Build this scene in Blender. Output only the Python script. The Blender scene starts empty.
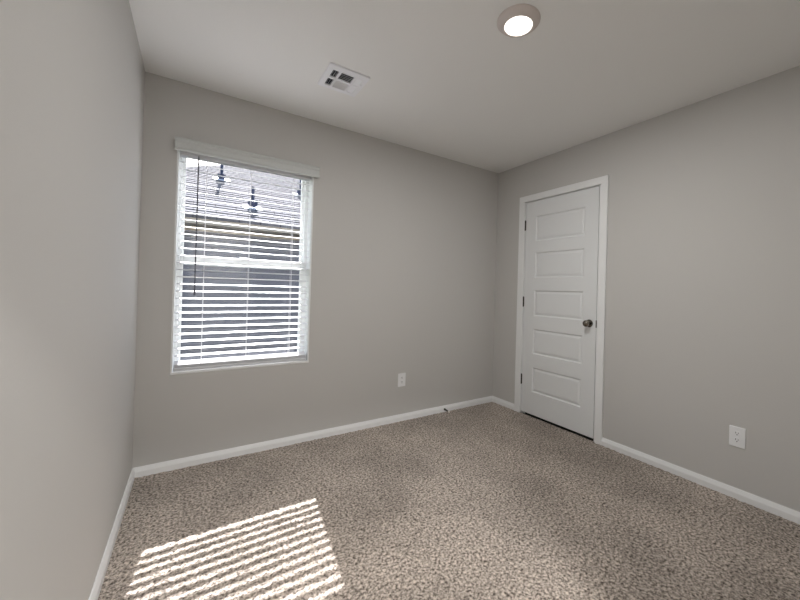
import bpy, bmesh, math, random
import numpy as np
from mathutils import Vector, Matrix

random.seed(7)
S = bpy.context.scene
COL = S.collection

# ---------------------------------------------------------------- camera
YAW, PITCH, ROLL = 0.60225, 0.00571, 0.02795
F_PX = 353.31
def cam_axes():
    cy, sy, cp, sp, cr, sr = math.cos(YAW), math.sin(YAW), math.cos(PITCH), math.sin(PITCH), math.cos(ROLL), math.sin(ROLL)
    f = Vector((sy*cp, cy*cp, sp)); r = Vector((cy, -sy, 0)); u = r.cross(f)
    return r*cr + u*sr, u*cr - r*sr, f
cam_d = bpy.data.cameras.new('camera'); cam = bpy.data.objects.new('camera', cam_d); COL.objects.link(cam)
r_, u_, f_ = cam_axes()
m = Matrix((( r_.x, u_.x, -f_.x, -2.66118), (r_.y, u_.y, -f_.y, -2.76186), (r_.z, u_.z, -f_.z, 1.17772), (0, 0, 0, 1)))
cam.matrix_world = m
cam_d.sensor_fit = 'HORIZONTAL'; cam_d.sensor_width = 36.0
cam_d.lens = F_PX/800*36
cam_d.shift_x = -36.73/800; cam_d.shift_y = -12.73/800
cam_d.clip_start = 0.01; cam_d.clip_end = 300
S.camera = cam

# ---------------------------------------------------------------- world, sun, exposure
SKY_STRENGTH = 0.42
SUN_STRENGTH = 23.0
LAMP_WATTS = 19.5
FILL_HALL_WATTS = 66.0  # lamp of the added hall, unseen fill for the bedroom
S.view_settings.view_transform = 'Standard'
S.view_settings.look = 'None'
S.view_settings.gamma = 1.0
S.view_settings.use_curve_mapping = False
S.view_settings.exposure = 0.02

w = bpy.data.worlds.new('sky'); S.world = w; w.use_nodes = True
wn, wl = w.node_tree.nodes, w.node_tree.links
bg = wn['Background']
sky = wn.new('ShaderNodeTexSky'); sky.sky_type = 'NISHITA'; sky.sun_disc = False
sky.sun_elevation = math.radians(39); sky.sun_rotation = math.radians(-6)
sky.air_density = 1.2; sky.dust_density = 2.5
wl.new(sky.outputs[0], bg.inputs[0]); bg.inputs[1].default_value = SKY_STRENGTH

sd = bpy.data.lights.new('sun', 'SUN'); sun = bpy.data.objects.new('sun', sd); COL.objects.link(sun)
sd.energy = SUN_STRENGTH; sd.angle = math.radians(0.5); sd.color = (1.0, 0.965, 0.935)
SUN_DIR = Vector((-0.103, -1.0, -0.82)).normalized()
sun.rotation_euler = SUN_DIR.to_track_quat('-Z', 'Y').to_euler()
sun.location = (0, 6, 9)

# ---------------------------------------------------------------- materials
def mat(name, col, rough=0.6, metal=0.0, spec=0.5):
    m = bpy.data.materials.new(name); m.use_nodes = True
    b = m.node_tree.nodes['Principled BSDF']
    b.inputs['Base Color'].default_value = (*col, 1); b.inputs['Roughness'].default_value = rough
    b.inputs['Metallic'].default_value = metal; b.inputs['Specular IOR Level'].default_value = spec
    return m
def nodes(m): return m.node_tree.nodes, m.node_tree.links, m.node_tree.nodes['Principled BSDF']
def add_bump(m, scale, strength, dist=0.002, detail=4):
    n, l, b = nodes(m)
    tc = n.new('ShaderNodeTexCoord'); nt = n.new('ShaderNodeTexNoise'); bp = n.new('ShaderNodeBump')
    nt.inputs['Scale'].default_value = scale; nt.inputs['Detail'].default_value = detail
    bp.inputs['Strength'].default_value = strength; bp.inputs['Distance'].default_value = dist
    l.new(tc.outputs['Object'], nt.inputs['Vector']); l.new(nt.outputs['Fac'], bp.inputs['Height'])
    l.new(bp.outputs['Normal'], b.inputs['Normal'])
def add_mottle(m, c1, c2, scale, stops=(0.35, 0.65), detail=3, rough=0.55):
    n, l, b = nodes(m)
    tc = n.new('ShaderNodeTexCoord'); nt = n.new('ShaderNodeTexNoise'); cr = n.new('ShaderNodeValToRGB')
    nt.inputs['Scale'].default_value = scale; nt.inputs['Detail'].default_value = detail; nt.inputs['Roughness'].default_value = rough
    cr.color_ramp.elements[0].position = stops[0]; cr.color_ramp.elements[1].position = stops[1]
    cr.color_ramp.elements[0].color = (*c1, 1); cr.color_ramp.elements[1].color = (*c2, 1)
    l.new(tc.outputs['Object'], nt.inputs['Vector']); l.new(nt.outputs['Fac'], cr.inputs['Fac'])
    l.new(cr.outputs['Color'], b.inputs['Base Color'])
    return nt, cr

M = {}
M['wall'] = mat('wall_paint', (0.58, 0.57, 0.55), 0.75, spec=0.25); add_bump(M['wall'], 160, 0.12)
M['ceiling'] = mat('ceiling_paint', (0.86, 0.86, 0.845), 0.85, spec=0.15); add_bump(M['ceiling'], 120, 0.15)
M['trim'] = mat('white_trim_paint', (0.86, 0.87, 0.87), 0.4)
M['door'] = mat('white_door_paint', (0.77, 0.785, 0.79), 0.42); add_bump(M['door'], 300, 0.04)
M['vinyl'] = mat('white_vinyl', (0.82, 0.84, 0.83), 0.4)
M['slat'] = mat('white_slat', (0.72, 0.73, 0.75), 0.45)
M['valance'] = mat('valance_white', (0.60, 0.62, 0.61), 0.5)
M['cord'] = mat('white_cord', (0.8, 0.8, 0.82), 0.8)
M['wand'] = mat('backlit_plastic', (0.10, 0.10, 0.12), 0.25)  # clear plastic; dark look against the window is put into its colour
M['plate'] = mat('white_plastic_plate', (0.86, 0.87, 0.88), 0.35)
M['slot'] = mat('dark_slot', (0.04, 0.045, 0.05), 0.8)
M['bronze'] = mat('dark_bronze', (0.05, 0.042, 0.036), 0.45, 0.7)
M['nickel'] = mat('satin_nickel', (0.19, 0.17, 0.145), 0.22, 1.0)
M['spring'] = mat('dark_spring_steel', (0.10, 0.095, 0.085), 0.4, 0.9)
M['rubber'] = mat('white_rubber', (0.85, 0.80, 0.74), 0.6)
M['vent'] = mat('vent_enamel', (0.88, 0.89, 0.92), 0.4)
M['duct'] = mat('duct_shade', (0.012, 0.014, 0.02), 0.9)  # shade inside the duct, painted as near-black panels
M['dark'] = mat('gap_shade', (0.02, 0.02, 0.02), 0.9)  # shade of the gap under the door, put into the colour
M['lamp_trim'] = mat('lamp_trim_white', (0.66, 0.60, 0.57), 0.5)
M['lens'] = mat('lamp_lens', (0.9, 0.9, 0.88), 0.5)
_n, _l, _b = nodes(M['lens'])
_b.inputs['Emission Color'].default_value = (1.0, 0.93, 0.86, 1); _b.inputs['Emission Strength'].default_value = 3.0

# carpet : flecked cut pile
c = mat('flecked_carpet', (0.25, 0.21, 0.17), 0.95, spec=0.1); M['carpet'] = c
n, l, b = nodes(c)
nt, cr = add_mottle(c, (0.055, 0.040, 0.030), (0.70, 0.61, 0.53), 84, (0.35, 0.65), 3, 0.7)
big = n.new('ShaderNodeTexNoise'); big.inputs['Scale'].default_value = 1.7; big.inputs['Detail'].default_value = 2
tc = n.new('ShaderNodeTexCoord'); l.new(tc.outputs['Object'], big.inputs['Vector'])
mr = n.new('ShaderNodeMapRange'); mr.inputs[1].default_value = 0.35; mr.inputs[2].default_value = 0.65
mr.inputs[3].default_value = 0.76; mr.inputs[4].default_value = 1.12
l.new(big.outputs['Fac'], mr.inputs[0])
mx = n.new('ShaderNodeMix'); mx.data_type = 'RGBA'; mx.blend_type = 'MULTIPLY'; mx.inputs[0].default_value = 1
l.new(cr.outputs['Color'], mx.inputs[6]); l.new(mr.outputs[0], mx.inputs[7]); l.new(mx.outputs[2], b.inputs['Base Color'])
b.inputs['Sheen Weight'].default_value = 0.15
nb = n.new('ShaderNodeTexNoise'); nb.inputs['Scale'].default_value = 260; nb.inputs['Detail'].default_value = 2
bp = n.new('ShaderNodeBump'); bp.inputs['Strength'].default_value = 0.6; bp.inputs['Distance'].default_value = 0.004
l.new(tc.outputs['Object'], nb.inputs['Vector']); l.new(nb.outputs['Fac'], bp.inputs['Height']); l.new(bp.outputs['Normal'], b.inputs['Normal'])

# clear glass: mostly transparent with a faint reflection
g = bpy.data.materials.new('window_glass'); g.use_nodes = True; M['glass'] = g
gn, gl = g.node_tree.nodes, g.node_tree.links
gn.remove(gn['Principled BSDF'])
tr = gn.new('ShaderNodeBsdfTransparent'); tr.inputs[0].default_value = (0.93, 0.94, 0.96, 1)
gs = gn.new('ShaderNodeBsdfGlossy'); gs.inputs['Roughness'].default_value = 0.0
ms = gn.new('ShaderNodeMixShader'); ms.inputs[0].default_value = 0.05
gl.new(tr.outputs[0], ms.inputs[1]); gl.new(gs.outputs[0], ms.inputs[2]); gl.new(ms.outputs[0], gn['Material Output'].inputs[0])

# exterior
M['siding'] = mat('grey_siding', (0.15, 0.148, 0.17), 0.7)
M['fascia'] = mat('tan_fascia', (0.44, 0.375, 0.31), 0.6)
M['soffit'] = mat('brown_soffit', (0.13, 0.10, 0.08), 0.8)
M['pipe'] = mat('dark_vent_pipe', (0.02, 0.03, 0.08), 0.6)
M['flash'] = mat('pale_flashing', (0.85, 0.86, 0.9), 0.5)
M['grass'] = mat('lawn_grass', (0.10, 0.14, 0.05), 0.95); add_mottle(M['grass'], (0.07, 0.10, 0.03), (0.16, 0.18, 0.08), 12)
sh = mat('roof_shingle', (0.4, 0.4, 0.42), 0.9, spec=0.1); M['shingle'] = sh
n, l, b = nodes(sh)
tc = n.new('ShaderNodeTexCoord'); br = n.new('ShaderNodeTexBrick')
br.inputs['Scale'].default_value = 1.0; br.inputs['Brick Width'].default_value = 0.30; br.inputs['Row Height'].default_value = 0.14
br.inputs['Mortar Size'].default_value = 0.012; br.inputs['Mortar Smooth'].default_value = 0.6
br.inputs['Color1'].default_value = (0.125, 0.118, 0.128, 1); br.inputs['Color2'].default_value = (0.19, 0.182, 0.195, 1); br.inputs['Mortar'].default_value = (0.05, 0.05, 0.06, 1)
l.new(tc.outputs['Object'], br.inputs['Vector'])
ns = n.new('ShaderNodeTexNoise'); ns.inputs['Scale'].default_value = 9; ns.inputs['Detail'].default_value = 5
l.new(tc.outputs['Object'], ns.inputs['Vector'])
m2 = n.new('ShaderNodeMix'); m2.data_type = 'RGBA'; m2.blend_type = 'OVERLAY'; m2.inputs[0].default_value = 0.5
l.new(br.outputs['Color'], m2.inputs[6]); l.new(ns.outputs['Fac'], m2.inputs[7]); l.new(m2.outputs[2], b.inputs['Base Color'])
bp = n.new('ShaderNodeBump'); bp.inputs['Strength'].default_value = 0.6; bp.inputs['Distance'].default_value = 0.01
l.new(ns.outputs['Fac'], bp.inputs['Height']); l.new(bp.outputs['Normal'], b.inputs['Normal'])

# ---------------------------------------------------------------- mesh helpers
def box(bm, x0, x1, y0, y1, z0, z1, bev=0.0, seg=1):
    if x0 > x1: x0, x1 = x1, x0
    if y0 > y1: y0, y1 = y1, y0
    if z0 > z1: z0, z1 = z1, z0
    t = bmesh.new()
    v = [t.verts.new(p) for p in ((x0,y0,z0),(x1,y0,z0),(x1,y1,z0),(x0,y1,z0),(x0,y0,z1),(x1,y0,z1),(x1,y1,z1),(x0,y1,z1))]
    for f in ((3,2,1,0),(4,5,6,7),(0,1,5,4),(1,2,6,5),(2,3,7,6),(3,0,4,7)): t.faces.new([v[i] for i in f])
    if bev > 0: bmesh.ops.bevel(t, geom=t.edges[:], offset=bev, segments=seg, affect='EDGES', profile=0.5)
    merge(bm, t)
def merge(bm, t):
    me = bpy.data.meshes.new('tmp'); t.to_mesh(me); t.free(); bm.from_mesh(me); bpy.data.meshes.remove(me)
def prism(bm, prof, a, b_, fn):
    """prof: list of (p,q); fn(p,q,s)->xyz extruded from s=a to s=b_"""
    A = [bm.verts.new(fn(p, q, a)) for p, q in prof]; B = [bm.verts.new(fn(p, q, b_)) for p, q in prof]
    k = len(prof)
    for i in range(k): bm.faces.new((A[i], A[(i+1) % k], B[(i+1) % k], B[i]))
    bm.faces.new(A[::-1]); bm.faces.new(B)
def lathe(bm, prof, fn, n=32, cap=True):
    """prof list of (radius, height); fn(r cos, r sin, h)->xyz"""
    rings = []
    for r, h in prof:
        rings.append([bm.verts.new(fn(r*math.cos(2*math.pi*i/n), r*math.sin(2*math.pi*i/n), h)) for i in range(n)])
    for a, b_ in zip(rings, rings[1:]):
        for i in range(n): bm.faces.new((a[i], a[(i+1) % n], b_[(i+1) % n], b_[i]))
    if cap:
        bm.faces.new(rings[0][::-1]); bm.faces.new(rings[-1])
def tube(bm, pts, rad, n=8):
    pts = [Vector(p) for p in pts]; rings = []
    up = Vector((0.31, 0.52, 0.79))
    for i, p in enumerate(pts):
        d = (pts[min(i+1, len(pts)-1)] - pts[max(i-1, 0)]).normalized()
        a = d.cross(up).normalized(); b_ = d.cross(a)
        rings.append([bm.verts.new(p + (a*math.cos(2*math.pi*j/n) + b_*math.sin(2*math.pi*j/n))*rad) for j in range(n)])
    for a, b_ in zip(rings, rings[1:]):
        for i in range(n): bm.faces.new((a[i], a[(i+1) % n], b_[(i+1) % n], b_[i]))
    bm.faces.new(rings[0][::-1]); bm.faces.new(rings[-1])
def obj(name, bm, material, parent=None, smooth=False, kind=None, label=None):
    bmesh.ops.recalc_face_normals(bm, faces=bm.faces[:])
    me = bpy.data.meshes.new(name); bm.to_mesh(me); bm.free()
    o = bpy.data.objects.new(name, me); COL.objects.link(o); me.materials.append(material)
    if smooth:
        for p in me.polygons: p.use_smooth = True
        try: me.set_sharp_from_angle(angle=math.radians(40))
        except Exception: pass
    if parent:
        o.parent = parent; o.matrix_parent_inverse = Matrix.Translation(-parent.location)
    if kind: o['kind'] = kind
    if label: o['label'] = label
    return o
def empty(name, loc, label=None, cat=None, kind=None):
    o = bpy.data.objects.new(name, None); COL.objects.link(o); o.location = loc; o.empty_display_size = 0.1
    if label: o['label'] = label
    if cat: o['category'] = cat
    if kind: o['kind'] = kind
    return o
B = bmesh.new

# ---------------------------------------------------------------- room dimensions
L, D, H = 2.936, 3.22, 2.44
T = 0.18                                   # wall thickness
WX0, WX1, WZ0, WZ1 = -2.770, -1.927, 0.593, 2.070   # window rough opening
DY0, DY1, DZ = -0.380, -1.185, 2.064               # door rough opening

# ---------------------------------------------------------------- floor (carpet surface with real pile relief)
def carpet_mesh():
    step = 0.0075
    nx, ny = int((L+0.0)/step)+1, int(D/step)+1
    rng = np.random.default_rng(3)
    xs = np.linspace(-L, 0, nx); ys = np.linspace(-D, 0, ny)
    X, Y = np.meshgrid(xs, ys)
    z = rng.normal(0, 1, (ny, nx)); z2 = (z + np.roll(z, 1, 0) + np.roll(z, 1, 1) + np.roll(np.roll(z, 1, 0), 1, 1))/2
    Z = np.clip(0.0013*z2, -0.003, 0.003) - 0.001
    X = X + rng.uniform(-0.002, 0.002, X.shape); Y = Y + rng.uniform(-0.002, 0.002, Y.shape)
    X[:, 0] = -L; X[:, -1] = 0; Y[0, :] = -D; Y[-1, :] = 0
    co = np.stack([X, Y, Z], -1).reshape(-1, 3)
    i = np.arange(ny*nx).reshape(ny, nx)
    q = np.stack([i[:-1, :-1], i[:-1, 1:], i[1:, 1:], i[1:, :-1]], -1).reshape(-1, 4)
    me = bpy.data.meshes.new('floor')
    me.vertices.add(len(co)); me.vertices.foreach_set('co', co.ravel())
    me.loops.add(q.size); me.loops.foreach_set('vertex_index', q.ravel())
    me.polygons.add(len(q)); me.polygons.foreach_set('loop_start', np.arange(0, q.size, 4)); me.polygons.foreach_set('loop_total', np.full(len(q), 4))
    me.update(calc_edges=True); me.validate()
    me.polygons.foreach_set('use_smooth', np.ones(len(me.polygons), bool))
    me.materials.append(M['carpet'])
    return me
fl = bpy.data.objects.new('floor', carpet_mesh()); COL.objects.link(fl); fl['kind'] = 'structure'

bm = B(); box(bm, -L-T, T, -D-T, T, H, H+0.1); obj('ceiling', bm, M['ceiling'], kind='structure')
bm = B(); box(bm, -L-T, -L, -D-T, T, -0.05, H); obj('wall_left', bm, M['wall'], kind='structure')
HX0, HX1, HZ = -2.72, -1.92, 2.05          # added doorway to an added hall, lets fill light in behind the camera
bm = B(); box(bm, -L, HX0, -D-T, -D, -0.05, H); box(bm, HX1, 0, -D-T, -D, -0.05, H); box(bm, HX0, HX1, -D-T, -D, HZ, H)
obj('wall_front', bm, M['wall'], kind='structure')
bm = B(); hy = -D-T-1.25  # added hall shell, unseen, bounces its lamp into the bedroom
box(bm, -3.3, -1.3, hy-0.1, hy, -0.05, H); box(bm, -3.4, -3.3, hy-0.1, -D-T, -0.05, H); box(bm, -1.3, -1.2, hy-0.1, -D-T, -0.05, H)
obj('wall_fill_hall', bm, M['wall'], kind='structure')
bm = B(); box(bm, -3.4, -1.2, hy-0.1, -D-T, H, H+0.1); obj('ceiling_fill_hall', bm, M['ceiling'], kind='structure')
bm = B(); box(bm, -3.4, -1.2, hy-0.1, -D, -0.06, -0.001); obj('floor_fill_hall', bm, M['carpet'], kind='structure')
bm = B()
for a_, b_ in ((HX0-0.06, HX0), (HX1, HX1+0.06)): box(bm, a_, b_, -D, -D+0.017, -0.02, HZ, 0.0025)
box(bm, HX0-0.06, HX1+0.06, -D, -D+0.017, HZ, HZ+0.06, 0.0025)
obj('trim_fill_doorway', bm, M['trim'], kind='structure')  # casing of the added doorway
bm = B()
box(bm, -L, WX0, 0, T, -0.05, H); box(bm, WX1, 0, 0, T, -0.05, H)
box(bm, WX0, WX1, 0, T, -0.05, WZ0); box(bm, WX0, WX1, 0, T, WZ1, H)
obj('wall_back', bm, M['wall'], kind='structure')
bm = B()
box(bm, 0, T, DY0, T, -0.05, H); box(bm, 0, T, -D-T, DY1, -0.05, H); box(bm, 0, T, DY1, DY0, DZ, H)
obj('wall_right', bm, M['wall'], kind='structure')
# closet behind the door
bm = B()
box(bm, 0.75, 0.80, -1.5, 0.0, -0.05, H); box(bm, T, 0.80, 0.0, 0.05, -0.05, H); box(bm, T, 0.80, -1.55, -1.5, -0.05, H)
box(bm, T, 0.80, -1.55, 0.05, H, H+0.05)
obj('wall_closet', bm, M['wall'], kind='structure')
bm = B(); box(bm, 0.0, 0.80, -1.5, 0.0, -0.06, -0.012); obj('floor_closet', bm, M['dark'], kind='structure')  # floor painted near-black so the door gap reads as shade

# baseboards
BP = [(0, -0.02), (0.0140, -0.02), (0.0140, 0.033), (0.0115, 0.040), (0.0065, 0.054), (0.005, 0.058), (0, 0.058)]
bm = B(); prism(bm, BP, -L, 0, lambda p, q, s: (s, -p, q)); obj('baseboard_back', bm, M['trim'], kind='structure')
bm = B(); prism(bm, BP, -D, -0.0, lambda p, q, s: (-L+p, s, q)); obj('baseboard_left', bm, M['trim'], kind='structure')
bm = B(); prism(bm, BP, -0.326, 0, lambda p, q, s: (-p, s, q)); prism(bm, BP, -D, -1.234, lambda p, q, s: (-p, s, q))
obj('baseboard_right', bm, M['trim'], kind='structure')
bm = B(); prism(bm, BP, -L, HX0-0.06, lambda p, q, s: (s, -D+p, q)); prism(bm, BP, HX1+0.06, 0, lambda p, q, s: (s, -D+p, q)); obj('baseboard_front', bm, M['trim'], kind='structure')

# ---------------------------------------------------------------- door
SY0, SY1, SZ0, SZ1 = -0.4010, -1.1550, 0.019, 2.044
bm = B()   # casing around the door
CT = 0.017
box(bm, -CT, 0, -0.326, -0.3955, -0.02, 2.0525, 0.0025, 2)
box(bm, -CT, 0, -1.177, -1.234, -0.02, 2.0525, 0.0025, 2)
box(bm, -CT, 0, -0.326, -1.234, 2.0515, 2.11, 0.0025, 2)
obj('trim_1', bm, M['trim'], kind='structure')
door = empty('door_1', (0, SY1, 0), kind='structure')
bm = B()   # jamb with stop
box(bm, 0, T, DY0, SY0+0.005, -0.02, DZ); box(bm, 0, T, SY1-0.0055, DY1, -0.02, DZ); box(bm, 0, T, SY1-0.0055, SY0+0.005, SZ1+0.006, DZ)
box(bm, 0.040, 0.052, SY0+0.005, SY0-0.008, -0.02, SZ1+0.006); box(bm, 0.040, 0.052, SY1-0.0055, SY1+0.008, -0.02, SZ1+0.006)
box(bm, 0.040, 0.052, SY0, SY1, SZ1-0.008, SZ1+0.006)
obj('door_jamb', bm, M['trim'], door)

def door_slab():
    bm = B()
    X = 0.001
    py0, py1 = -0.523, -1.036                 # panel sides
    pz = [(0.232, 0.465), (0.592, 0.828), (0.952, 1.194), (1.313, 1.553), (1.660, 1.900)]
    # front face as a grid with the five panel openings left out
    ysn = [SY0, py0, py1, SY1]
    zsn = [SZ0] + [z for p in pz for z in p] + [SZ1]
    V = {}
    def vert(y, z, x=X):
        k = (round(y, 5), round(z, 5), round(x, 5))
        if k not in V: V[k] = bm.verts.new((x, y, z))
        return V[k]
    panels = set((round(a, 4), round(b_, 4)) for a, b_ in pz)
    for i in range(3):
        for j in range(len(zsn)-1):
            if i == 1 and (round(zsn[j], 4), round(zsn[j+1], 4)) in panels: continue
            bm.faces.new((vert(ysn[i], zsn[j]), vert(ysn[i+1], zsn[j]), vert(ysn[i+1], zsn[j+1]), vert(ysn[i], zsn[j+1])))
    # each panel: ogee down, flat channel, bevel up to the raised field
    steps = [(0.0, 0.0), (0.004, 0.004), (0.008, 0.0085), (0.012, 0.010), (0.015, 0.0095), (0.030, 0.0045), (0.033, 0.004)]
    for z0, z1 in pz:
        prev = None
        for ins, dep in steps:
            ring = [vert(py0-ins, z0+ins, X+dep), vert(py1+ins, z0+ins, X+dep), vert(py1+ins, z1-ins, X+dep), vert(py0-ins, z1-ins, X+dep)]
            if prev:
                for k in range(4): bm.faces.new((prev[k], prev[(k+1) % 4], ring[(k+1) % 4], ring[k]))
            prev = ring
        bm.faces.new(prev)
    xb = 0.036
    c4 = [(SY0, SZ0), (SY1, SZ0), (SY1, SZ1), (SY0, SZ1)]
    f = [vert(y, z) for y, z in c4]; bk = [bm.verts.new((xb, y, z)) for y, z in c4]
    bm.faces.new(bk)
    # edges of the slab: fans that use every border vertex
    left = [vert(SY0, z) for z in zsn]; right = [vert(SY1, z) for z in zsn]
    bot = [vert(y, SZ0) for y in ysn]; top = [vert(y, SZ1) for y in ysn]
    bm.faces.new(left + [bk[3], bk[0]]); bm.faces.new(right + [bk[2], bk[1]])
    bm.faces.new(bot + [bk[1], bk[0]]); bm.faces.new(top + [bk[2], bk[3]])
    return bm
obj('door_slab', door_slab(), M['door'], door)
for z in (1.824, 1.082, 0.330):
    bm = B()
    lathe(bm, [(0.004, -0.050), (0.0062, -0.047), (0.0062, -0.016), (0.0056, -0.0155), (0.0062, -0.015), (0.0062, 0.015), (0.0056, 0.0155), (0.0062, 0.016), (0.0062, 0.047), (0.004, 0.050)],
          lambda a, b_, h, z=z: (-0.0055+a, SY0+0.002+b_, z+h), 12)
    box(bm, -0.001, 0.002, SY0-0.002, SY0+0.006, z-0.045, z+0.045)
    obj('hinge', bm, M['bronze'], door, smooth=True, label='dark bronze hinge')
KY, KZ = -1.0975, 0.935
knob = None
bm = B()
lathe(bm, [(0.0, 0.0), (0.031, 0.0), (0.032, 0.003), (0.030, 0.007), (0.020, 0.010), (0.012, 0.012), (0.0, 0.012)], lambda a, b_, h: (-h+0.001, KY+a, KZ+b_), 32, cap=False)
rose = obj('knob_rose', bm, M['nickel'], door, smooth=True, label='round satin nickel rose')
bm = B()
lathe(bm, [(0.0, 0.008), (0.011, 0.008), (0.0105, 0.022), (0.014, 0.026), (0.021, 0.031), (0.0255, 0.038), (0.0268, 0.046), (0.0255, 0.054), (0.021, 0.060), (0.012, 0.0645), (0.0, 0.066)], lambda a, b_, h: (-h, KY+a, KZ+b_), 32, cap=False)
obj('door_knob', bm, M['nickel'], door, smooth=True, label='round satin nickel door knob')
bm = B(); box(bm, -0.002, 0.022, SY1-0.0055, SY1+0.001, KZ-0.030, KZ+0.030); box(bm, -0.002, 0.0, SY1-0.008, SY1-0.0005, KZ-0.028, KZ+0.028)
obj('strike_plate', bm, M['bronze'], door, label='dark metal strike plate')

# ---------------------------------------------------------------- window
win = empty('window_1', ((WX0+WX1)/2, 0.08, WZ0), kind='structure')
LX0, LX1 = WX0+0.010, WX1-0.010
bm = B()   # white liner boards and sill
box(bm, WX0, LX0, -0.0015, 0.107, WZ0, WZ1, 0.001); box(bm, LX1, WX1, -0.0015, 0.107, WZ0, WZ1, 0.001); box(bm, WX0, WX1, -0.0015, 0.107, 2.060, WZ1, 0.001)
obj('window_liner', bm, M['vinyl'], win)
bm = B(); box(bm, WX0, WX1, -0.004, 0.112, WZ0, 0.609, 0.004, 3)
obj('window_sill', bm, M['trim'], win)
bm = B()   # main frame
Y0, Y1 = 0.105, 0.168
box(bm, WX0, -2.742, Y0, Y1, 0.609, 2.069, 0.003); box(bm, -1.962, WX1, Y0, Y1, 0.609, 2.069, 0.003)
box(bm, -2.742, -1.962, Y0, Y1, 0.609, 0.624, 0.003); box(bm, -2.742, -1.962, Y0, Y1, 2.040, 2.069, 0.003)
obj('window_frame', bm, M['vinyl'], win)
GX0, GX1 = -2.723, -1.982
def sash(name, y0, y1, z0, z1, bot, top, side=0.0):
    bm = B()
    box(bm, -2.744, GX0+side, y0, y1, z0, z1, 0.003); box(bm, GX1-side, -1.960, y0, y1, z0, z1, 0.003)
    box(bm, GX0+side, GX1-side, y0, y1, z0, z0+bot, 0.003); box(bm, GX0+side, GX1-side, y0, y1, z1-top, z1, 0.003)
    s = obj(name, bm, M['vinyl'], win)
    bm = B(); ym = (y0+y1)/2; box(bm, GX0+side-0.004, GX1-side+0.004, ym-0.002, ym+0.002, z0+bot-0.004, z1-top+0.004)
    obj('window_pane', bm, M['glass'], s)
    return s
lower = sash('lower_sash', 0.110, 0.136, 0.622, 1.356, 0.034, 0.060)
upper = sash('upper_sash', 0.137, 0.163, 1.298, 2.042, 0.050, 0.022)
bm = B(); box(bm, -2.40, -2.34, 0.100, 0.111, 1.349, 1.364, 0.003, 2); obj('sash_lock', bm, M['vinyl'], win)

# ---------------------------------------------------------------- neighbour's house (outside)
GND = -0.55
bm = B(); 
vs = [bm.verts.new(p) for p in ((-30, 0.2, GND), (30, 0.2, GND), (30, 45, GND), (-30, 45, GND))]; bm.faces.new(vs)
lawn = obj('ground_outside', bm, M['grass'], kind='structure')

YE, ZE, MP = 3.60, 2.174, 0.50
house = empty('neighbour_house', (3.0, 8.0, GND), 'grey sided house next door with pale shingle roof seen through the window', 'house')
XL, XR = -4.85, 11.0
YW = 4.00                                      # near wall
hipx = XL - 0.35
YB = 13.0
bm = B()   # lap siding
def laps(bm, fn, s0, s1, z0, z1):
    lap = 0.165; prof = [(0.0, z0)]
    z = z0
    while z < z1:
        zt = min(z+lap, z1); prof.append((-0.014, z)); prof.append((0.0, zt)); z = zt
    prof.append((0.08, z1)); prof.append((0.08, z0)); prism(bm, prof, s0, s1, fn)
laps(bm, lambda p, q, s: (s, YW+p, q), XL, XR, GND, 2.06)
laps(bm, lambda p, q, s: (XL+p, s, q), YW, YB-0.4, GND, 2.06)
box(bm, XR-0.08, XR, YW, YB-0.4, GND, 2.06); box(bm, XL, XR, YB-0.48, YB-0.4, GND, 2.06)
obj('siding_wall', bm, M['siding'], house)
bm = B()
box(bm, XL-0.02, XR, YW-0.035, YW, 1.995, 2.062); obj('frieze_board', bm, M['fascia'], house)
bm = B()
box(bm, hipx+0.02, XR+0.35, YE+0.01, YW+0.02, 2.058, 2.068); box(bm, hipx+0.02, XL+0.02, YE+0.01, YB, 2.058, 2.068); obj('soffit', bm, M['soffit'], house)
bm = B()
box(bm, hipx, XR+0.35, YE-0.01, YE+0.02, 2.052, 2.158, 0.003); box(bm, hipx, hipx+0.03, YE, YB, 2.052, 2.158, 0.003)
obj('fascia_board', bm, M['fascia'], house)
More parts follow.
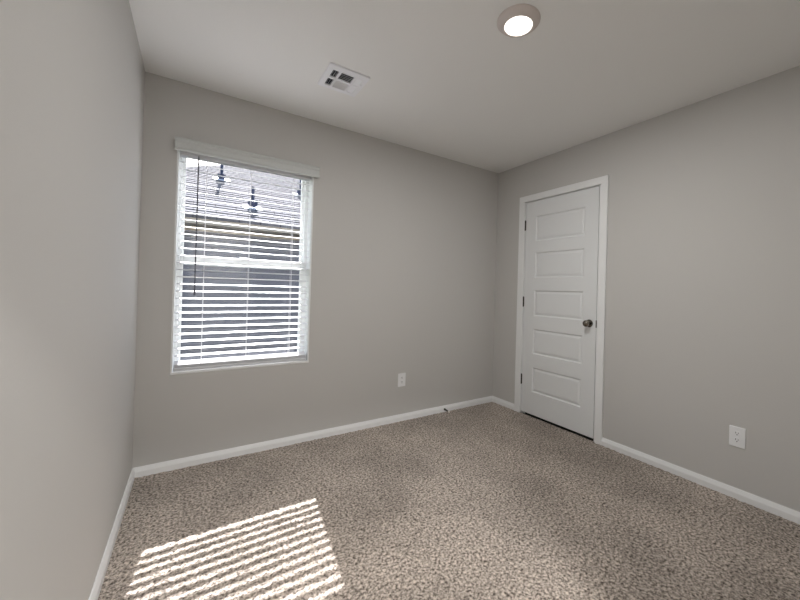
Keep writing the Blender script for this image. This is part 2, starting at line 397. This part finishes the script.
# hip roof; local frame so that the shingle courses run along the eave
def roof():
    bm = B()
    yr = (YE+YB)/2; rise = (yr-YE)*MP; zr = ZE+rise
    hx = (yr-YE)*0.80
    a0, b0 = Vector((hipx-0.03, YE-0.04, ZE-0.012)), Vector((XR+0.38, YE-0.04, ZE-0.012))
    c0, d0 = Vector((XR+0.38, YB, ZE-0.012)), Vector((hipx-0.03, YB, ZE-0.012))
    r0, r1 = Vector((hipx-0.03+hx, yr, zr)), Vector((XR+0.38-hx, yr, zr))
    dz = Vector((0, 0, -0.03))
    T_ = [bm.verts.new(p) for p in (a0, b0, c0, d0, r0, r1)]; U = [bm.verts.new(p+dz) for p in (a0, b0, c0, d0, r0, r1)]
    for f in ((0, 1, 5, 4), (1, 2, 5), (2, 3, 4, 5), (3, 0, 4)):
        bm.faces.new([T_[i] for i in f]); bm.faces.new([U[i] for i in f][::-1])
    for i, j in ((0, 1), (1, 2), (2, 3), (3, 0)): bm.faces.new((T_[i], U[i], U[j], T_[j]))
    # raised shingle courses on the near slope
    n_ = Vector((0, -MP, 1)).normalized(); sl = math.sqrt(1+MP*MP)
    course = 0.14; k = 0
    while True:
        s0, s1 = k*course, (k+1)*course
        y0 = YE-0.04+s0/sl; y1 = YE-0.04+s1/sl
        if y1 > yr-0.05: break
        f0 = (y0-(YE-0.04))/(yr-(YE-0.04)); xl0 = hipx-0.03+hx*f0+0.02; f1 = (y1-(YE-0.04))/(yr-(YE-0.04)); xl1 = hipx-0.03+hx*f1+0.02
        xr0 = XR+0.38-hx*f0; xr1 = XR+0.38-hx*f1
        z0 = ZE-0.012+rise*0 + (y0-(YE-0.04))*(zr-ZE+0.012)/(yr-YE+0.04); z1 = ZE-0.012 + (y1-(YE-0.04))*(zr-ZE+0.012)/(yr-YE+0.04)
        P = [Vector((xl0, y0, z0)), Vector((xr0, y0, z0)), Vector((xr1, y1, z1)), Vector((xl1, y1, z1))]
        v = [bm.verts.new(P[0]+n_*0.013), bm.verts.new(P[1]+n_*0.013), bm.verts.new(P[2]+n_*0.003), bm.verts.new(P[3]+n_*0.003)]
        w_ = [bm.verts.new(P[0]+n_*0.0005), bm.verts.new(P[1]+n_*0.0005)]
        bm.faces.new(v); bm.faces.new((w_[0], w_[1], v[1], v[0])); k += 1
    return bm
obj('roof', roof(), M['shingle'], house)
def roof_z(y): return ZE + MP*(y-YE)
for (px, py, h) in ((-2.24, 5.95, 0.42), (-1.835, 4.30, 0.38), (-0.70, 5.72, 0.40)):
    zb = roof_z(py)
    bm = B(); lathe(bm, [(0.026, -0.03), (0.026, h), (0.020, h), (0.020, h-0.05)], lambda a, b_, q: (px+a, py+b_, zb+q), 20)
    pv = obj('vent_pipe', bm, M['pipe'], house, smooth=True, label='dark vent pipe on the roof')
    bm = B()
    n_ = Vector((0, -MP, 1)).normalized()
    for t_ in (0.0,):
        t = bmesh.new(); q = []
        for (dx, dy) in ((-0.15, -0.09), (0.15, -0.09), (0.15, 0.09), (-0.15, 0.09)):
            q.append(Vector((px+dx, py+dy, zb+MP*dy)))
        a = [t.verts.new(p+n_*0.022) for p in q]; b2 = [t.verts.new(p+n_*0.002) for p in q]
        t.faces.new(a); t.faces.new(b2[::-1])
        for i in range(4): t.faces.new((a[i], b2[i], b2[(i+1) % 4], a[(i+1) % 4]))
        merge(bm, t)
    obj('pipe_flashing', bm, M['flash'], pv, label='pale metal flashing')
    bm = B(); lathe(bm, [(0.045, -0.01), (0.06, 0.015), (0.082, 0.085), (0.078, 0.10), (0.027, 0.105)], lambda a, b_, q: (px+a, py+b_, zb+0.01+q), 20)
    obj('pipe_collar', bm, M['pipe'], pv, smooth=True)

# ---------------------------------------------------------------- window blind
blind = empty('window_blind', ((WX0+WX1)/2, 0.035, 0.637), 'white horizontal slat blind with slats open, hanging in the window', 'blind')
BX0, BX1, BY = LX0+0.006, LX1-0.006, 0.036
LAD = (-2.610, -2.348, -2.066)
PITCH_S, DEP, TILT, TH = 0.0460, 0.0405, 0.15, 0.0022
def slats():
    bm = B()
    ex = [BX0]
    for lx in LAD: ex += [lx-0.008, lx+0.008]
    ex.append(BX1)
    ey = [-DEP/2, -0.0035, 0.0035, DEP/2]
    z = 0.706; zs = []
    while z < 1.975: zs.append(z); z += PITCH_S
    for z in zs:
        def P(x, y, top):
            crown = 0.0016*(1-(y/(DEP/2))**2)
            return (x, BY+y, z+TILT*y+crown+(TH/2 if top else -TH/2))
        V = {}
        def vt(i, j, t):
            if (i, j, t) not in V: V[(i, j, t)] = bm.verts.new(P(ex[i], ey[j], t))
            return V[(i, j, t)]
        nx, ny = len(ex)-1, 3
        hole = lambda i, j: j == 1 and i in (1, 3, 5)
        solid = lambda i, j: 0 <= i < nx and 0 <= j < ny and not hole(i, j)
        for i in range(nx):
            for j in range(ny):
                if not solid(i, j): continue
                bm.faces.new([vt(i, j, 1), vt(i+1, j, 1), vt(i+1, j+1, 1), vt(i, j+1, 1)])
                bm.faces.new([vt(i, j, 0), vt(i, j+1, 0), vt(i+1, j+1, 0), vt(i+1, j, 0)])
                for (di, dj, a, b_) in ((-1, 0, (i, j), (i, j+1)), (1, 0, (i+1, j), (i+1, j+1)), (0, -1, (i, j), (i+1, j)), (0, 1, (i, j+1), (i+1, j+1))):
                    if not solid(i+di, j+dj):
                        bm.faces.new([vt(*a, 0), vt(*b_, 0), vt(*b_, 1), vt(*a, 1)])
    return bm, zs
bm, ZS = slats(); obj('slats', bm, M['slat'], blind)
bm = B()
t = bmesh.new(); box(t, BX0, BX1, -0.025, 0.025, -0.010, 0.0085, 0.003, 2)
for v in t.verts: v.co = Vector((v.co.x, BY+v.co.y*0.92-v.co.z*0.4, 0.631+v.co.y*0.5+v.co.z*0.9))
merge(bm, t)
for dz in (0.0145, 0.0215, 0.0280):      # the surplus slats lying on the rail
    t = bmesh.new(); box(t, BX0, BX1, -0.0215, 0.0215, -0.0012, 0.0012)
    for v in t.verts: v.co = Vector((v.co.x, BY+v.co.y*0.92-v.co.z*0.4, 0.631+dz+v.co.y*0.5+v.co.z*0.9))
    merge(bm, t)
obj('bottom_rail', bm, M['slat'], blind)
bm = B(); box(bm, BX0, BX1, 0.008, 0.062, 1.985, 2.040, 0.002); obj('headrail', bm, M['slat'], blind)
bm = B()   # valance with moulded front and short returns
VX0, VX1, VY = -2.781, -1.896, -0.032
VP = [(0.0, 2.004), (0.006, 1.998), (0.010, 2.000), (0.012, 2.010), (0.009, 2.018), (0.009, 2.048), (0.013, 2.054), (0.015, 2.062), (0.013, 2.068), (0.018, 2.077), (0.0, 2.077)]
prism(bm, VP, VX0, VX1, lambda p, q, s: (s, VY+0.008-p, q))
box(bm, VX0, VX0+0.008, VY+0.006, -0.0005, 2.004, 2.077, 0.001); box(bm, VX1-0.008, VX1, VY+0.006, -0.0005, 2.004, 2.077, 0.001)
obj('valance', bm, M['valance'], blind)
for lx in LAD:
    bm = B()
    for dy in (-DEP/2-0.001, DEP/2+0.001):
        zt = 1.985; tube(bm, [(lx, BY+dy, 0.655), (lx, BY+dy, zt)], 0.0011, 6)
    tube(bm, [(lx+0.003, BY, 0.655), (lx+0.003, BY, 1.985)], 0.0009, 6)
    for z in ZS:
        tube(bm, [(lx, BY-DEP/2-0.001, z-TILT*DEP/2-0.0022), (lx, BY+DEP/2+0.001, z+TILT*DEP/2-0.0022)], 0.0006, 4)
    obj('ladder_cord', bm, M['cord'], blind)
bm = B(); WXX = -2.656; WY = -0.004
tube(bm, [(WXX, WY, 1.985), (WXX, WY, 1.13), (WXX, WY, 1.125)], 0.0042, 6)
lathe(bm, [(0.0042, 0.0), (0.0055, 0.005), (0.0058, 0.030), (0.0045, 0.036)], lambda a, b_, h: (WXX+a, WY+b_, 1.097+h), 10)
tube(bm, [(WXX, WY, 1.98), (WXX, 0.004, 1.996), (WXX, 0.012, 1.996)], 0.002, 6)
obj('tilt_wand', bm, M['wand'], blind, label='clear plastic tilt wand, its backlit darkness put into the colour')

# ---------------------------------------------------------------- outlets
def outlet(name, origin, fn, label):
    e = empty(name, origin, label, 'outlet')
    bm = B(); t = bmesh.new(); box(t, -0.038, 0.038, 0.0005, 0.0065, -0.059, 0.059, 0.003, 2)
    for v in t.verts: v.co = Vector(fn(v.co.x, v.co.y, v.co.z))
    merge(bm, t); obj('cover_plate', bm, M['plate'], e)
    for zc in (0.0195, -0.0195):
        bm = B(); t = bmesh.new()
        pr = []
        for i in range(24):
            a = 2*math.pi*i/24; pr.append((0.0172*math.cos(a), max(-0.0142, min(0.0142, 0.0172*math.sin(a)))))
        prism(t, pr, 0.005, 0.0085, lambda p_, q, s: (p_, s, q+zc))
        for v in t.verts: v.co = Vector(fn(v.co.x, v.co.y, v.co.z))
        merge(bm, t); rc = obj('receptacle', bm, M['plate'], e)
        bm = B(); t = bmesh.new()
        box(t, -0.0076, -0.0050, 0.0075, 0.0088, zc, zc+0.0095); box(t, 0.0050, 0.0072, 0.0075, 0.0088, zc, zc+0.008)
        lathe(t, [(0.0, 0.0075), (0.0029, 0.0075), (0.0029, 0.0088), (0.0, 0.0088)], lambda a, b_, h: (a, h, zc-0.0065+b_), 12, cap=False)
        for v in t.verts: v.co = Vector(fn(v.co.x, v.co.y, v.co.z))
        merge(bm, t); obj('socket_hole', bm, M['slot'], rc, label='dark slots and round ground hole')
    bm = B(); t = bmesh.new(); lathe(t, [(0.0, 0.006), (0.0032, 0.006), (0.0025, 0.0078), (0.0, 0.0078)], lambda a, b_, h: (a, h, b_), 12, cap=False)
    for v in t.verts: v.co = Vector(fn(v.co.x, v.co.y, v.co.z))
    merge(bm, t); obj('screw', bm, M['plate'], e)
    return e
ox, oz = -1.115, 0.363
outlet('power_outlet', (ox, 0, oz), lambda p, d, q: (ox+p, -d, oz+q), 'white duplex outlet low on the wall under and right of the window')
oy = -2.060
outlet('power_outlet', (0, oy, oz-0.004), lambda p, d, q: (-d, oy-p, oz-0.004+q), 'white duplex outlet low on the wall to the right of the door')

# ---------------------------------------------------------------- door stopper
sx, sz = -0.640, 0.025
stop = empty('door_stopper', (sx, -0.0135, sz), 'small spring door stopper with white tip on the baseboard near the corner', 'door stopper')
bm = B(); lathe(bm, [(0.0, 0.0), (0.0105, 0.0), (0.0105, 0.003), (0.007, 0.006), (0.0, 0.006)], lambda a, b_, h: (sx+a, -0.0135-h, sz+b_), 20, cap=False)
obj('mount', bm, M['spring'], stop, smooth=True)
bm = B(); pts = []
for i in range(14*14+1):
    a = 2*math.pi*i/14; h = 0.004+0.058*i/(14*14); pts.append((sx+0.0058*math.cos(a), -0.0135-h, sz+0.0058*math.sin(a)-0.006*(h/0.06)**2))
tube(bm, pts, 0.0018, 6); obj('spring', bm, M['spring'], stop, smooth=True)
bm = B(); lathe(bm, [(0.0, 0.060), (0.0075, 0.060), (0.0085, 0.064), (0.0085, 0.074), (0.006, 0.078), (0.0, 0.078)], lambda a, b_, h: (sx+a, -0.0135-h, sz-0.006+b_), 20, cap=False)
obj('rubber_tip', bm, M['rubber'], stop, smooth=True, label='white rubber tip')

# ---------------------------------------------------------------- ceiling register
vx0, vx1, vy0, vy1 = -2.056, -1.822, -0.768, -0.515
vent = empty('ceiling_vent', ((vx0+vx1)/2, (vy0+vy1)/2, H), 'white square air vent with louvres in the ceiling near the window', 'air vent')
def U(u, v): return vx0+(vx1-vx0)*u, vy0+(vy1-vy0)*v
us = [0, 0.12, 0.275, 0.335, 0.665, 0.725, 0.88, 1]; vs_ = [0, 0.175, 0.485, 0.565, 0.875, 1]
holes = {(i, j) for i in (1, 3, 5) for j in (1, 3)}
bm = B(); zt, zb = H-0.0005, H-0.008
for i in range(7):
    for j in range(5):
        if (i, j) in holes: continue
        x0, y0 = U(us[i], vs_[j]); x1, y1 = U(us[i+1], vs_[j+1]); box(bm, x0, x1, y0, y1, zb, zt)
bmesh.ops.remove_doubles(bm, verts=bm.verts[:], dist=1e-5)
for sgn in ((vx0, vx0-0.004, 0), (vx1, vx1+0.004, 0)):
    box(bm, sgn[0], sgn[1], vy0, vy1, zb+0.002, zt)
box(bm, vx0, vx1, vy0-0.004, vy0, zb+0.002, zt); box(bm, vx0, vx1, vy1, vy1+0.004, zb+0.002, zt)
obj('vent_frame', bm, M['vent'], vent)
bm = B()
for i in (1, 3, 5):
    for j in (1, 3):
        x0, y0 = U(us[i], vs_[j]); x1, y1 = U(us[i+1], vs_[j+1]); box(bm, x0, x1, y0, y1, H-0.0010, H-0.0004)
obj('duct_shade_panel', bm, M['duct'], vent, label='black panels for the shade inside the duct')
def blades(bm, i, j, along, nb, lean):
    x0, y0 = U(us[i], vs_[j]); x1, y1 = U(us[i+1], vs_[j+1])
    for k in range(nb):
        f = (k+0.5)/nb
        hw = 0.0030
        if along == 'y':
            xc = x0+(x1-x0)*f
            prof = [(xc-hw*lean, H-0.0015), (xc-hw*lean+0.0008, H-0.0015), (xc+hw*lean+0.0008, H-0.0075), (xc+hw*lean, H-0.0075)]
            prism(bm, prof, y0, y1, lambda p, q, s: (p, s, q))
        else:
            yc = y0+(y1-y0)*f
            prof = [(yc-hw*lean, H-0.0015), (yc-hw*lean+0.0008, H-0.0015), (yc+hw*lean+0.0008, H-0.0075), (yc+hw*lean, H-0.0075)]
            prism(bm, prof, x0, x1, lambda p, q, s: (s, p, q))
for (i, j, al, nb, ln) in ((1, 1, 'y', 3, -0.5), (1, 3, 'y', 3, -0.5), (3, 1, 'x', 5, -0.7), (3, 3, 'x', 9, 1.0), (5, 1, 'y', 6, 1.3), (5, 3, 'y', 6, 1.3)):
    bm = B(); blades(bm, i, j, al, nb, ln); obj('louvre_bank', bm, M['vent'], vent)
bm = B(); x, y = U(0.93, 0.42); box(bm, x-0.003, x+0.003, y-0.012, y+0.012, H-0.013, H-0.005, 0.001); obj('damper_lever', bm, M['vent'], vent)

# ---------------------------------------------------------------- ceiling light
def disk_light(lx, ly, watts, label):
    lamp = empty('ceiling_light', (lx, ly, H), label, 'ceiling light')
    bm = B()
    lathe(bm, [(0.099, -0.0005), (0.099, 0.004), (0.095, 0.009), (0.085, 0.018), (0.072, 0.025), (0.065, 0.0275), (0.0635, 0.025), (0.0635, 0.005)], lambda a, b_, h: (lx+a, ly+b_, H-h), 64, cap=False)
    obj('trim_ring', bm, M['lamp_trim'], lamp, smooth=True)
    bm = B(); lathe(bm, [(0.0, 0.026), (0.05, 0.0258), (0.064, 0.0245), (0.064, 0.018), (0.0, 0.018)], lambda a, b_, h: (lx+a, ly+b_, H-h), 48, cap=False)
    obj('lens', bm, M['lens'], lamp, smooth=True, label='glowing white lens')
    ld = bpy.data.lights.new('bulb', 'AREA'); ld.shape = 'DISK'; ld.size = 0.12; ld.energy = watts; ld.color = (1.0, 0.985, 0.97)
    lo = bpy.data.objects.new('bulb', ld); COL.objects.link(lo); lo.parent = lamp; lo.location = (0, 0, -0.0275)
disk_light(-1.446, -1.606, LAMP_WATTS, 'round white disk light, lit, on the bedroom ceiling')
disk_light(-2.3, -D-T-0.62, FILL_HALL_WATTS, 'added fill disk light on the ceiling of the added hall')
